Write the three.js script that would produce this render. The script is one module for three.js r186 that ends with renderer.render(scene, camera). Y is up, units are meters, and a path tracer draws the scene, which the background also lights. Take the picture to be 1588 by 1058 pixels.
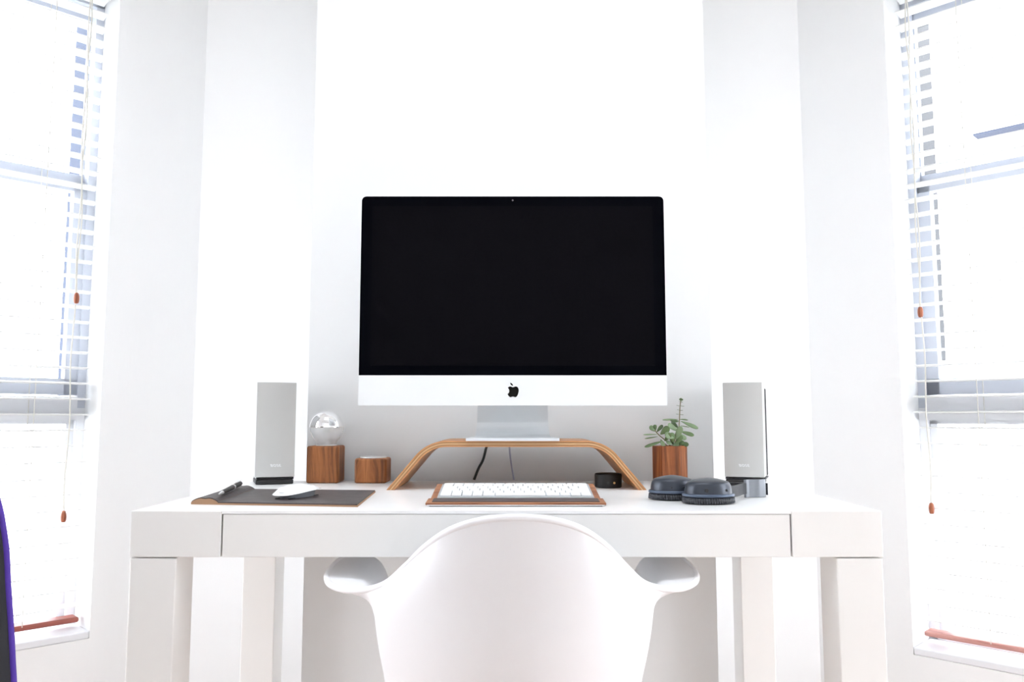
import * as THREE from 'three';
import { RoundedBoxGeometry } from 'three/addons/geometries/RoundedBoxGeometry.js';
import { mergeGeometries, mergeVertices, toCreasedNormals } from 'three/addons/utils/BufferGeometryUtils.js';
import { FontLoader } from 'three/addons/loaders/FontLoader.js';
import { TextGeometry } from 'three/addons/geometries/TextGeometry.js';
import { ImprovedNoise } from 'three/addons/math/ImprovedNoise.js';

// ---------------------------------------------------------------- camera, sky, exposure
const scene = new THREE.Scene();
const camera = new THREE.PerspectiveCamera(2 * Math.atan(529 / 1254) * 180 / Math.PI, 1588 / 1058, 0.02, 200);
camera.position.set(0, 0.909, 0);
camera.rotation.set(THREE.MathUtils.degToRad(5.5), 0, 0);
scene.add(camera);
scene.background = new THREE.Color().setRGB(0.95, 0.99, 1.05);      // bright overcast sky
scene.backgroundIntensity = 9.0;
const renderer = new THREE.WebGLRenderer({ antialias: true });
renderer.toneMapping = THREE.LinearToneMapping;
renderer.toneMappingExposure = 0.95;
renderer.shadowMap.enabled = true;

// ---------------------------------------------------------------- helpers
const noise = new ImprovedNoise();
let seed = 7;
const rnd = () => { seed = (seed * 1664525 + 1013904223) >>> 0; return seed / 4294967296; };
const V = (x, y, z) => new THREE.Vector3(x, y, z);
const used = {};
function numbered(n) { const k = used[n] = (used[n] ?? -1) + 1; return k ? n + '_' + String(k).padStart(3, '0') : n; }
function clean(g) { g = g.index ? g.toNonIndexed() : g; for (const k of Object.keys(g.attributes)) if (!['position', 'normal', 'uv'].includes(k)) g.deleteAttribute(k); return g; }
function join(gs) { return gs.length === 1 ? gs[0] : mergeGeometries(gs.map(clean)); }
function add(name, geo, mat, parent = scene) {
  const m = new THREE.Mesh(Array.isArray(geo) ? join(geo) : geo, mat);
  m.name = parent === scene ? numbered(name) : name;
  m.castShadow = m.receiveShadow = true;
  parent.add(m); return m;
}
function part(name, geo, mat, parent) {                                // a part; repeats are numbered within their thing
  const m = add(name, geo, mat, parent);
  const n = parent.children.filter((c) => c.userData.base === name).length;
  m.userData.base = name; if (n) m.name = name + '_' + String(n).padStart(3, '0');
  return m;
}
function tag(o, label, category, group) { Object.assign(o.userData, { label, category }); if (group) o.userData.group = group; return o; }
function thing(name, label, category, [x, y, z] = [0, 0, 0], turn = 0, group) {
  const o = new THREE.Group(); o.name = numbered(name); o.position.set(x, y, z); o.rotation.y = turn; scene.add(o);
  return tag(o, label, category, group);
}
function struct(name, geo, mat) { const m = add(name, geo, mat); m.userData.kind = 'structure'; return m; }
const box = (w, h, d, x = 0, y = 0, z = 0) => new THREE.BoxGeometry(w, h, d).translate(x, y, z);
const rbox = (w, h, d, r, x = 0, y = 0, z = 0, seg = 3) => new RoundedBoxGeometry(w, h, d, seg, Math.min(r, w / 2.01, h / 2.01, d / 2.01)).translate(x, y, z);
const cyl = (r0, r1, h, x = 0, y = 0, z = 0, n = 32) => new THREE.CylinderGeometry(r0, r1, h, n).translate(x, y, z);
const tube = (pts, r, n = 40, k = 8) => new THREE.TubeGeometry(new THREE.CatmullRomCurve3(pts), n, r, k);
function rod(a, b, r0, r1 = r0, n = 12) {
  const d = b.clone().sub(a), g = new THREE.CylinderGeometry(r1, r0, d.length(), n);
  g.applyQuaternion(new THREE.Quaternion().setFromUnitVectors(V(0, 1, 0), d.clone().normalize()));
  return g.translate(...a.clone().add(b).multiplyScalar(0.5).toArray());
}
// uv in tiles: v runs along the grain axis, u across it
function grainUV(g, axis = 'y', tile = 0.2, off = 0) {
  g = clean(g); const p = g.attributes.position, uv = new Float32Array(p.count * 2), A = { x: 0, y: 1, z: 2 }[axis];
  const a = V(), b = V(), c = V();
  for (let i = 0; i < p.count; i += 3) {
    a.fromBufferAttribute(p, i); b.fromBufferAttribute(p, i + 1); c.fromBufferAttribute(p, i + 2);
    const n = b.clone().sub(a).cross(c.clone().sub(a)), abs = [Math.abs(n.x), Math.abs(n.y), Math.abs(n.z)], N = abs.indexOf(Math.max(...abs));
    const rest = [0, 1, 2].filter((k) => k !== N), va = rest.includes(A) ? A : rest[1], ua = rest.find((k) => k !== va);
    [a, b, c].forEach((q, j) => { uv[(i + j) * 2] = q.getComponent(ua) / tile + off + N * 0.31; uv[(i + j) * 2 + 1] = q.getComponent(va) / tile + off * 0.7; });
  }
  return g.setAttribute('uv', new THREE.BufferAttribute(uv, 2));
}
function tex(w, h, fn, srgb = true) {
  const d = new Uint8Array(w * h * 4);
  for (let y = 0; y < h; y++) for (let x = 0; x < w; x++) { const c = fn(x / w, y / h), o = (y * w + x) * 4; d[o] = c[0]; d[o + 1] = c[1]; d[o + 2] = c[2]; d[o + 3] = 255; }
  const t = new THREE.DataTexture(d, w, h); t.wrapS = t.wrapT = THREE.MirroredRepeatWrapping; t.magFilter = THREE.LinearFilter;
  if (srgb) t.colorSpace = THREE.SRGBColorSpace; t.needsUpdate = true; return t;
}
const mix = (a, b, t) => a.map((x, i) => x + (b[i] - x) * t);
function woodTex(dark, mid, light, k = 1, s = 0) {
  return tex(384, 384, (u, v) => {
    const wv = noise.noise(u * 5, v * 1.2, 3 + s) * 0.09, band = noise.noise((u + wv) * 13 * k, v * 0.5, 11 + s), fine = noise.noise((u + wv) * 90 * k, v * 3, 5 + s), pore = noise.noise(u * 230, v * 9, 9 + s);
    let t = 0.5 + band * 0.75 + fine * 0.28 + (pore > 0.35 ? -0.14 : 0);
    t = Math.min(1, Math.max(0, t));
    return t < 0.5 ? mix(dark, mid, t * 2) : mix(mid, light, t * 2 - 1);
  });
}
const std = (color, roughness = 0.6, o = {}) => new THREE.MeshPhysicalMaterial({ color, roughness, ...o });
const lin = (r, g, b) => new THREE.Color().setRGB(r, g, b);

// ---------------------------------------------------------------- materials
const plaster = tex(256, 256, (u, v) => { const n = 128 + 50 * noise.noise(u * 40, v * 40, 2) + 40 * noise.noise(u * 90, v * 90, 4); return [n, n, n]; }, false);
const M = {
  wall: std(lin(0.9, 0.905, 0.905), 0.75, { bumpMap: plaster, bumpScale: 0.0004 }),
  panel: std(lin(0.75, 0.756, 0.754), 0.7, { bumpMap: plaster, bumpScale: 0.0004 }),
  ceiling: std(lin(0.88, 0.88, 0.87), 0.8),
  floor: std(0xffffff, 0.4, { map: woodTex([212, 188, 174], [226, 204, 190], [236, 218, 206]) }),
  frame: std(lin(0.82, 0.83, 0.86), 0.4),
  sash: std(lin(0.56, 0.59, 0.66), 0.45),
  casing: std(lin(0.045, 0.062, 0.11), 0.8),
  casingRightShaded: std(lin(0.018, 0.021, 0.028), 0.6),  // same trim paint as the left, this side's shade put into the colour
  glass: new THREE.MeshPhysicalMaterial({ color: 0xffffff, transmission: 1, thickness: 0, roughness: 0, ior: 1.45, specularIntensity: 0.15 }),
  slat: std(lin(0.84, 0.84, 0.83), 0.45),
  cord: std(lin(0.72, 0.7, 0.64), 0.9),
  railWood: std(0xffffff, 0.5, { map: woodTex([124, 60, 52], [150, 78, 66], [172, 98, 84]) }),
  railWoodLit: std(0xffffff, 0.5, { map: woodTex([178, 122, 112], [206, 152, 142], [222, 174, 164]) }),  // same wood as the left rail, brighter light painted into it
  tassel: std(0xffffff, 0.45, { map: woodTex([120, 62, 40], [158, 88, 58], [182, 112, 78]) }),
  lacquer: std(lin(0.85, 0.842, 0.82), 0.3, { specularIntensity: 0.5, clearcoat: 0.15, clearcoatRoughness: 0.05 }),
  lacquerTopLit: std(lin(0.92, 0.92, 0.915), 0.3, { specularIntensity: 0.4, clearcoat: 0.2, clearcoatRoughness: 0.05 }),  // same lacquer, lightened so the colour carries light on the top
  shell: std(lin(0.84, 0.84, 0.86), 0.38),
  walnut: std(0xffffff, 0.5, { map: woodTex([84, 46, 22], [140, 84, 42], [172, 108, 60]) }),
  walnutRed: std(0xffffff, 0.5, { map: woodTex([98, 52, 24], [148, 84, 44], [178, 112, 64], 1, 20) }),
  walnutLight: std(0xffffff, 0.5, { map: woodTex([128, 78, 50], [158, 104, 70], [178, 126, 90], 1, 30) }),
  veneer: std(0xffffff, 0.45, { map: woodTex([176, 118, 72], [196, 138, 88], [212, 158, 106], 1, 40) }),
  plyLight: std(lin(0.66, 0.42, 0.22), 0.6), plyDark: std(lin(0.38, 0.2, 0.085), 0.6),
  leather: std(0xffffff, 0.5, { map: tex(256, 256, (u, v) => { const n = noise.noise(u * 9, v * 9, 1) * 16 + noise.noise(u * 60, v * 60, 2) * 10; return [62 + n, 53 + n, 53 + n]; }), bumpMap: plaster, bumpScale: 0.0003 }),
  leatherBrown: std(lin(0.07, 0.048, 0.046), 0.55),
  cork: std(lin(0.36, 0.21, 0.12), 0.8),
  alu: std(lin(0.72, 0.73, 0.74), 0.35, { metalness: 0.35 }),
  aluChin: std(lin(0.8, 0.81, 0.81), 0.4),
  standMetal: std(lin(0.7, 0.725, 0.74), 0.38, { metalness: 0.3 }),
  black: std(lin(0.0015, 0.0016, 0.003), 0.35, { specularIntensity: 0.03 }),
  screen: std(lin(0.0038, 0.0034, 0.0046), 0.3, { specularIntensity: 0.03 }),
  logo: std(lin(0.006, 0.005, 0.004), 0.35, { specularIntensity: 0.2 }),
  grille: std(lin(0.52, 0.52, 0.505), 0.5, { metalness: 0.25 }),
  silver: std(lin(0.72, 0.73, 0.73), 0.3, { metalness: 0.4 }),
  sliderGrey: std(lin(0.24, 0.255, 0.28), 0.4, { metalness: 0.3 }),
  darkPlastic: std(lin(0.02, 0.02, 0.022), 0.45),
  white: std(lin(0.84, 0.85, 0.86), 0.25, { clearcoat: 0.5, clearcoatRoughness: 0.1 }),
  keyWhite: std(lin(0.86, 0.87, 0.88), 0.45),
  keyboardBase: std(lin(0.4, 0.42, 0.44), 0.4),
  chrome: std(lin(0.93, 0.93, 0.94), 0.03, { metalness: 1 }),
  bulbGlass: new THREE.MeshPhysicalMaterial({ color: 0xffffff, transmission: 0.7, thickness: 0, roughness: 0.03, ior: 1.5 }),
  brass: std(lin(0.7, 0.5, 0.25), 0.3, { metalness: 1 }),
  slate: std(lin(0.042, 0.049, 0.064), 0.3, { metalness: 0.4 }),
  slateRing: std(lin(0.075, 0.10, 0.15), 0.35, { metalness: 0.3 }),
  pleat: std(lin(0.045, 0.05, 0.065), 0.45),
  pad: std(lin(0.008, 0.0085, 0.012), 0.5),
  rubber: std(lin(0.006, 0.006, 0.007), 0.5),
  fabric: std(lin(0.012, 0.012, 0.016), 0.9),
  violet: std(lin(0.055, 0.016, 0.27), 0.7),
  leaf: [0, 1, 2].map((k) => std([lin(0.12, 0.19, 0.075), lin(0.19, 0.27, 0.14), lin(0.075, 0.125, 0.045)][k], 0.42, { sheen: 0.2 })),
  stem: std(lin(0.2, 0.17, 0.08), 0.7), soil: std(lin(0.05, 0.035, 0.025), 1),
  legWood: std(0xffffff, 0.5, { map: woodTex([176, 130, 84], [204, 160, 112], [222, 184, 140], 1, 50) }),
  concrete: std(lin(0.55, 0.55, 0.54), 0.9),
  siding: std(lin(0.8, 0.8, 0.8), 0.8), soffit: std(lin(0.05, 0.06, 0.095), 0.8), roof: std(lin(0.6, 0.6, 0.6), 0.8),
};

// ---------------------------------------------------------------- room shell
const BACK = 2.45, PANEL = 1.99, LC = -0.9635, RC = 0.904, BAY = 1.35, THICK = 0.3, REAR = 1.0, TOP = 2.75;
const q = Math.SQRT1_2, SX = BAY * q;
const XL = LC - SX, XR = RC + SX, ZB = -(BACK - SX);
const outline = (g) => [[LC - g * 0.41, -BACK - g], [RC + g * 0.41, -BACK - g], [XR + g, ZB - g * 0.41], [XR + g, REAR + g], [XL - g, REAR + g], [XL - g, ZB - g * 0.41]];
function slab(g, y0, y1, hole) {
  const s = new THREE.Shape(outline(g).map(([x, z]) => new THREE.Vector2(x, -z)));
  if (hole) s.holes.push(new THREE.Path(hole.map(([x, z]) => new THREE.Vector2(x, -z))));
  return new THREE.ExtrudeGeometry(s, { depth: y1 - y0, bevelEnabled: false }).rotateX(-Math.PI / 2).translate(0, y0, 0);
}
struct('floor', grainUV(slab(0.28, -0.12, 0), 'z', 0.6), M.floor);
const SKY = { x: 0.7, z0: -1.2, z1: -0.5 };                         // unseen flat roof light, added to brighten the desk top and chair
struct('ceiling', slab(0.28, TOP, TOP + 0.12, [[-SKY.x, SKY.z0], [SKY.x, SKY.z0], [SKY.x, SKY.z1], [-SKY.x, SKY.z1]]), M.ceiling);
{
  const o = new THREE.Group(); o.name = 'added_window_3'; o.userData.kind = 'structure'; scene.add(o);
  const zc = (SKY.z0 + SKY.z1) / 2, w = SKY.x * 2, d = SKY.z1 - SKY.z0;
  part('window_frame', [box(w + 0.06, 0.04, 0.03, 0, TOP + 0.14, SKY.z0 - 0.015), box(w + 0.06, 0.04, 0.03, 0, TOP + 0.14, SKY.z1 + 0.015), box(0.03, 0.04, d, -SKY.x - 0.015, TOP + 0.14, zc), box(0.03, 0.04, d, SKY.x + 0.015, TOP + 0.14, zc)], M.frame, o);
  part('pane', box(w, 0.006, d, 0, TOP + 0.14, zc), M.glass, o);
}
struct('wall_back', box(RC - LC + 0.24, TOP, 0.25, (LC + RC) / 2, TOP / 2, -BACK - 0.125), M.wall);
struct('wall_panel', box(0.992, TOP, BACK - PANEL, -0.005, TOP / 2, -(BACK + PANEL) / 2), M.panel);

// the two slanted bay walls, each with a tall window; s runs along the wall from the back corner, o outwards
const OPEN = { s0: 0.262, s1: 1.25, y0: 0.315, y1: 2.3 };
function bayFrame(name, side) {                                        // a Group in which x = s, y = height, z = +-o
  const o = new THREE.Group(); o.name = name; scene.add(o);
  o.position.set(side < 0 ? LC : RC, 0, -BACK);
  o.rotation.y = side < 0 ? -Math.PI * 0.75 : -Math.PI * 0.25;
  return o;
}
const sb = (side, s0, s1, y0, y1, o0, o1) => { const k = side < 0 ? 1 : -1; return box(s1 - s0, y1 - y0, o1 - o0, (s0 + s1) / 2, (y0 + y1) / 2, k * (o0 + o1) / 2); };
for (const side of [-1, 1]) {
  const w = bayFrame(side < 0 ? 'wall_left_bay' : 'wall_right_bay', side); w.userData.kind = 'structure';
  const { s0, s1, y1 } = OPEN, y0 = side < 0 ? 0.315 : 0.272;
  part('wall_surface', [sb(side, 0, s0, 0, TOP, 0, THICK), sb(side, s1, BAY + 0.12, 0, TOP, 0, THICK), sb(side, s0, s1, 0, y0, 0, THICK), sb(side, s0, s1, y1, TOP, 0, THICK)], M.wall, w);
  const f = bayFrame(side < 0 ? 'window_1' : 'window_2', side); f.userData.kind = 'structure';
  const cas = side < 0 ? M.casing : M.casingRightShaded, low = side < 0 ? 0.98 : 1.09;
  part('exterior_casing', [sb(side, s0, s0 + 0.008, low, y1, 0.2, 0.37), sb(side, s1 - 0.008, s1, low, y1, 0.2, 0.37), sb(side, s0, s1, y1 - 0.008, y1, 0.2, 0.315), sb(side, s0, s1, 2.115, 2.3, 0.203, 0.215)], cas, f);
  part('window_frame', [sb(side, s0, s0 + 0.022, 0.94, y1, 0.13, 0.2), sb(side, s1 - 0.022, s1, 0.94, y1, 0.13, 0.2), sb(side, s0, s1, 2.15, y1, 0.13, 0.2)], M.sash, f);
  part('lower_frame', [sb(side, s0, s0 + 0.022, y0, 0.94, 0.13, 0.2), sb(side, s1 - 0.022, s1, y0, 0.94, 0.13, 0.2), sb(side, s0, s1, y0, y0 + 0.03, 0.13, 0.2)], M.frame, f);  // same jambs as above, paler colour stands in for overexposure
  part('transom', [sb(side, s0 + 0.022, s1 - 0.022, 0.905, 0.972, 0.125, 0.2), sb(side, s0 + 0.01, s1 - 0.01, 0.905, 0.925, 0.1, 0.2)], M.frame, f);
  const rails = (a, b, c, d, o0, o1, st, tr, br) => [sb(side, a, a + st, c, d, o0, o1), sb(side, b - st, b, c, d, o0, o1), sb(side, a, b, d - tr, d, o0, o1), sb(side, a, b, c, c + br, o0, o1)];
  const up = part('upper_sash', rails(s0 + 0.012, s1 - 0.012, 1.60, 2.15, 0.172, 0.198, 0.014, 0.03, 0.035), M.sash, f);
  add('pane', sb(side, s0 + 0.02, s1 - 0.02, 1.62, 2.13, 0.184, 0.187), M.glass, up);
  const lo = part('lower_sash', rails(s0 + 0.022, s1 - 0.022, 0.978, 1.605, 0.138, 0.17, 0.034, 0.03, 0.046), M.sash, f);
  add('pane', sb(side, s0 + 0.05, s1 - 0.05, 1.02, 1.585, 0.152, 0.155), M.glass, lo);
  const fx = part('lower_light', rails(s0 + 0.022, s1 - 0.022, y0 + 0.02, 0.906, 0.15, 0.185, 0.02, 0.012, 0.02), M.frame, f);
  add('pane', sb(side, s0 + 0.035, s1 - 0.035, y0 + 0.03, 0.9, 0.166, 0.169), M.glass, fx);
  part('window_sill', rbox(s1 - s0, 0.02, 0.13, 0.004, (s0 + s1) / 2, y0 + 0.01, (side < 0 ? 1 : -1) * 0.065), M.frame, f);
}
// the rest of the room behind the camera: side walls with unseen windows added as fill light, plain rear wall
function wallWithAddedWindow(name, len, a, b, y0, y1, place) {
  const o = new THREE.Group(); o.name = name; o.userData.kind = 'structure'; scene.add(o); place(o);
  part('wall_surface', [box(a, TOP, 0.25, a / 2, TOP / 2, 0), box(len - b, TOP, 0.25, (b + len) / 2, TOP / 2, 0), box(b - a, y0, 0.25, (a + b) / 2, y0 / 2, 0), box(b - a, TOP - y1, 0.25, (a + b) / 2, (TOP + y1) / 2, 0)], M.wall, o);
  const n = Math.max(1, Math.round((b - a) / 0.8)), g = [];
  for (let i = 0; i <= n; i++) g.push(box(0.05, y1 - y0, 0.06, a + (b - a) * i / n + (i === 0 ? 0.025 : i === n ? -0.025 : 0), (y0 + y1) / 2, 0));
  g.push(box(b - a, 0.05, 0.06, (a + b) / 2, y0 + 0.025, 0), box(b - a, 0.05, 0.06, (a + b) / 2, y1 - 0.025, 0));
  part('window_frame', g, M.frame, o);
  part('pane', box(b - a - 0.04, y1 - y0 - 0.04, 0.006, (a + b) / 2, (y0 + y1) / 2, 0), M.glass, o);
}
wallWithAddedWindow('wall_left', REAR - ZB, 1.7, 2.42, 0.12, 2.1, (o) => { o.position.set(XL - 0.125, 0, REAR); o.rotation.y = Math.PI / 2; });
wallWithAddedWindow('wall_right', REAR - ZB, 1.64, 2.42, 0.12, 2.1, (o) => { o.position.set(XR + 0.125, 0, REAR); o.rotation.y = Math.PI / 2; });
struct('wall_rear', box(XR - XL + 0.5, TOP, 0.25, (XL + XR) / 2, TOP / 2, REAR + 0.125), M.wall);

// ---------------------------------------------------------------- outdoors
struct('ground', box(120, 0.2, 120, 0, -3.1, 0), M.concrete);
{
  const h = thing('neighbour_house', 'white house with eave shade painted blue-grey seen through the right window', 'house', [5.27, 0, -8.83], -Math.PI / 4);
  part('wall', box(9, 7, 5, 4.5 + 0.1, 0.5, -2.5), M.siding, h);
  part('soffit', box(9.6, 0.06, 0.3, 4.8, 4.03, 0.15), M.soffit, h);  // shadow under the eave is put into this dark colour
  part('fascia', box(9.6, 0.16, 0.03, 4.8, 4.1, 0.31), M.siding, h);
  part('roof', new THREE.ExtrudeGeometry(new THREE.Shape([[-0.33, 4.18], [2.5, 5.6], [5.3, 4.18]].map(([x, y]) => new THREE.Vector2(x, y))), { depth: 9.6, bevelEnabled: false }).rotateY(Math.PI / 2), M.roof, h);
}

// ---------------------------------------------------------------- blinds
function blind(side, label, sCord, sTassel, yTassels, railLow) {
  const o = bayFrame(numbered('venetian_blind'), side); tag(o, label, 'blind');
  const k = side < 0 ? 1 : -1, s0 = 0.275, s1 = 1.238, len = s1 - s0, mid = (s0 + s1) / 2, oc = 0.072 * k;
  const prof = new THREE.Shape(); const W = 0.025;
  prof.moveTo(-W, 0); prof.quadraticCurveTo(0, 0.006, W, 0); prof.lineTo(W, 0.0028); prof.quadraticCurveTo(0, 0.0088, -W, 0.0028); prof.closePath();
  const slatGeo = new THREE.ExtrudeGeometry(prof, { depth: len, bevelEnabled: false, curveSegments: 5 }).rotateY(Math.PI / 2).translate(-len / 2, 0, 0);
  part('head_rail', rbox(len, 0.045, 0.055, 0.004, mid, 2.272, oc), M.frame, o);
  const y0 = railLow + 0.042;
  for (let i = 0, y = y0; y < 2.24; i++, y += 0.0437) { const m = part('slat', slatGeo, M.slat, o); m.position.set(mid, y, oc); m.rotation.x = (rnd() - 0.5) * 0.03; }
  part('bottom_rail', grainUV(rbox(len, 0.014, 0.05, 0.005, mid, railLow + 0.007, oc), 'x', 0.3), side < 0 ? M.railWood : M.railWoodLit, o).userData.label = side < 0 ? 'reddish brown wooden bottom rail' : 'wooden bottom rail with brighter light painted in';
  for (const s of [sCord, sCord + 0.32]) for (const e of [-1, 1]) part('ladder_cord', rod(V(s, railLow + 0.01, oc + e * 0.028), V(s, 2.25, oc + e * 0.028), 0.0011, 0.0011, 6), M.cord, o);
  yTassels.forEach((y, i) => {
    const s = sTassel + (i ? 0.004 : 0), pts = [];
    const zc = 0.03 * k;
    for (let t = 0; t <= 1.001; t += 0.05) pts.push(V(s + 0.0025 * Math.sin(t * (22 + i * 9)), y + 0.014 + (2.25 - y) * t, zc + 0.002 * Math.cos(t * 17 + i) ));
    part('pull_cord', tube(pts, 0.0019, 160, 6), M.cord, o);
    const lp = [[0.0005, 0], [0.005, 0.001], [0.0068, 0.006], [0.0075, 0.014], [0.007, 0.022], [0.0048, 0.029], [0.002, 0.031], [0.0005, 0.0315]].map(([r, h]) => new THREE.Vector2(r, h));
    part('tassel', grainUV(new THREE.LatheGeometry(lp, 20).translate(s, y - 0.0158, zc), 'y', 0.05), M.tassel, o).userData.label = 'brown wooden cord tassel';
  });
}
blind(-1, 'white slatted blind in the tall left window with a dark reddish wooden bottom rail', 0.415, 0.329, [1.2452, 0.6445], 0.352);
blind(1, 'white slatted blind in the tall right window with its wooden bottom rail painted paler for brighter light', 0.44, 0.312, [1.2076, 0.6653], 0.315);

// ---------------------------------------------------------------- desk
const DX = -0.009, DF = 1.335, DB = 1.975, DT = 0.76, DBOT = 0.686;
{
  const d = thing('desk', 'glossy white lacquered desk with thick square legs and one wide drawer', 'desk', [DX, 0, -(DF + DB) / 2]);
  const w = 1.22, dep = DB - DF, zf = dep / 2, zb = -dep / 2, ap = DT - DBOT, L = 0.0745, blk = 0.148;
  const TT = 0.005, fz = -zf, e = 0.0004;                               // thin top between and behind the two solid corner blocks
  const plan = [[-w / 2, -zb], [-w / 2, fz + 0.12 + e], [-w / 2 + blk - 0.001 + e, fz + 0.12 + e], [-w / 2 + blk - 0.001 + e, fz], [w / 2 - blk + 0.001 - e, fz], [w / 2 - blk + 0.001 - e, fz + 0.12 + e], [w / 2, fz + 0.12 + e], [w / 2, -zb]];
  part('desktop', new THREE.ExtrudeGeometry(new THREE.Shape(plan.map(([x, y]) => new THREE.Vector2(x, y))), { depth: TT, bevelEnabled: false }).rotateX(-Math.PI / 2).translate(0, DT - TT, 0), M.lacquerTopLit, d);
  const ya = DBOT + (ap - TT) / 2, ha = ap - TT;
  for (const s of [-1, 1]) {
    part('corner_block', rbox(blk - 0.001, ap, 0.12, 0.0015, s * (w / 2 - blk / 2 + 0.0005), DBOT + ap / 2, zf - 0.06), M.lacquer, d);
    part('side_apron', rbox(L, ha, dep - 0.13, 0.002, s * (w / 2 - L / 2), ya, -0.055), M.lacquer, d);
  }
  part('back_apron', box(w - 2 * L, ha, 0.03, 0, ya, zb + 0.015), M.lacquer, d);
  const dr = part('drawer', rbox(w - 2 * blk - 0.003, ha - 0.0006, 0.02, 0.0012, 0, ya - 0.0003, zf - 0.0105), M.lacquer, d);
  add('drawer_box', box(w - 2 * blk - 0.05, ha - 0.012, 0.4, 0, ya, zf - 0.225), M.lacquer, dr);
  for (const sx of [-1, 1]) for (const sz of [-1, 1]) part('leg', rbox(L, DBOT - 0.0015, L, 0.002, sx * (w / 2 - L / 2 - 0.001), (DBOT - 0.0015) / 2, sz * (dep / 2 - L / 2 - 0.001)), M.lacquer, d);
}

// ---------------------------------------------------------------- shell armchair
{
  const c = thing('shell_armchair', 'white moulded plastic shell armchair seen from behind at the desk', 'chair', [0.001, 0, -1.35], 0.02);
  // stations from the back round to the front: rim, upper wall, lower wall, seat edge as [x, y, depth]
  const st = [
    [[0, 0.787, 1.07], [0, 0.70, 1.082], [0, 0.55, 1.112], [0, 0.452, 1.18]],
    [[0.045, 0.783, 1.075], [0.048, 0.70, 1.087], [0.045, 0.55, 1.117], [0.045, 0.452, 1.184]],
    [[0.085, 0.770, 1.088], [0.095, 0.69, 1.102], [0.09, 0.55, 1.132], [0.085, 0.452, 1.195]],
    [[0.122, 0.744, 1.118], [0.14, 0.675, 1.132], [0.132, 0.55, 1.157], [0.118, 0.452, 1.21]],
    [[0.155, 0.710, 1.158], [0.177, 0.655, 1.168], [0.165, 0.55, 1.187], [0.142, 0.452, 1.232]],
    [[0.190, 0.6765, 1.208], [0.2, 0.635, 1.21], [0.187, 0.545, 1.222], [0.16, 0.452, 1.26]],
    [[0.228, 0.658, 1.255], [0.213, 0.636, 1.252], [0.2, 0.56, 1.258], [0.17, 0.45, 1.29]],
    [[0.268, 0.650, 1.295], [0.228, 0.637, 1.297], [0.206, 0.57, 1.3], [0.175, 0.45, 1.32]],
    [[0.296, 0.6525, 1.325], [0.236, 0.642, 1.335], [0.209, 0.575, 1.34], [0.178, 0.447, 1.35]],
    [[0.308, 0.659, 1.36], [0.242, 0.65, 1.372], [0.211, 0.58, 1.375], [0.18, 0.445, 1.38]],
    [[0.306, 0.668, 1.41], [0.244, 0.657, 1.413], [0.214, 0.585, 1.415], [0.183, 0.445, 1.42]],
    [[0.296, 0.673, 1.46], [0.244, 0.66, 1.458], [0.216, 0.585, 1.458], [0.186, 0.443, 1.46]],
    [[0.280, 0.671, 1.51], [0.241, 0.652, 1.505], [0.217, 0.575, 1.505], [0.188, 0.443, 1.5]],
    [[0.260, 0.652, 1.55], [0.231, 0.605, 1.545], [0.216, 0.52, 1.54], [0.188, 0.442, 1.535]],
    [[0.243, 0.605, 1.578], [0.228, 0.565, 1.572], [0.213, 0.5, 1.565], [0.185, 0.44, 1.555]],
    [[0.230, 0.535, 1.60], [0.222, 0.51, 1.592], [0.205, 0.47, 1.58], [0.175, 0.437, 1.565]],
    [[0.213, 0.475, 1.622], [0.205, 0.462, 1.61], [0.187, 0.447, 1.595], [0.155, 0.435, 1.57]],
    [[0.175, 0.435, 1.645], [0.168, 0.436, 1.63], [0.15, 0.436, 1.605], [0.125, 0.433, 1.575]],
    [[0.09, 0.415, 1.662], [0.088, 0.424, 1.645], [0.08, 0.431, 1.615], [0.065, 0.431, 1.578]],
    [[0, 0.41, 1.666], [0, 0.421, 1.65], [0, 0.43, 1.618], [0, 0.43, 1.58]],
  ];
  const conv = ([x, y, dd]) => V(x * 0.985, y - 0.006, 1.35 - dd);
  const ring = [0, 1, 2, 3].map((k) => {
    const half = st.map((s) => conv(s[k])), other = half.slice(1, -1).reverse().map((p) => V(-p.x, p.y, p.z));
    return new THREE.CatmullRomCurve3([...half, ...other], true, 'centripetal');
  });
  const NU = 168, NV = 30, centre = V(0, 0.418, -0.06), grid = [];
  const pAt = (i) => ring.map((r) => r.getPoint(i / NU));
  for (let i = 0; i < NU; i++) {
    const [R, M2, M1, E] = pAt(i), mid = centre.clone().lerp(E, 0.5); mid.y = centre.y + (E.y - centre.y) * 0.3;
    const cv = new THREE.CatmullRomCurve3([centre, mid, E, M1, M2, R], false, 'centripetal');
    grid.push(Array.from({ length: NV + 1 }, (_, j) => cv.getPoint(j / NV)));
  }
  const surf = (list) => {
    const pos = [], idx = [];
    for (let i = 0; i < NU; i++) for (let j = 0; j <= NV; j++) pos.push(...list[i][j].toArray());
    for (let i = 0; i < NU; i++) for (let j = 0; j < NV; j++) { const a = i * (NV + 1) + j, b = ((i + 1) % NU) * (NV + 1) + j; idx.push(a, a + 1, b + 1, a, b + 1, b); }
    const g = new THREE.BufferGeometry(); g.setAttribute('position', new THREE.Float32BufferAttribute(pos, 3)); g.setIndex(idx); g.computeVertexNormals(); return g;
  };
  const gIn = surf(grid), nrm = gIn.attributes.normal, T = 0.0035;
  const shift = (k) => surf(grid.map((row, i) => row.map((p, j) => p.clone().add(V(nrm.getX(i * (NV + 1) + j), nrm.getY(i * (NV + 1) + j), nrm.getZ(i * (NV + 1) + j)).multiplyScalar(j === 0 ? 0 : k)))));
  const a = shift(T), b = shift(-T); b.index.array.reverse(); b.computeVertexNormals();
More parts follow.
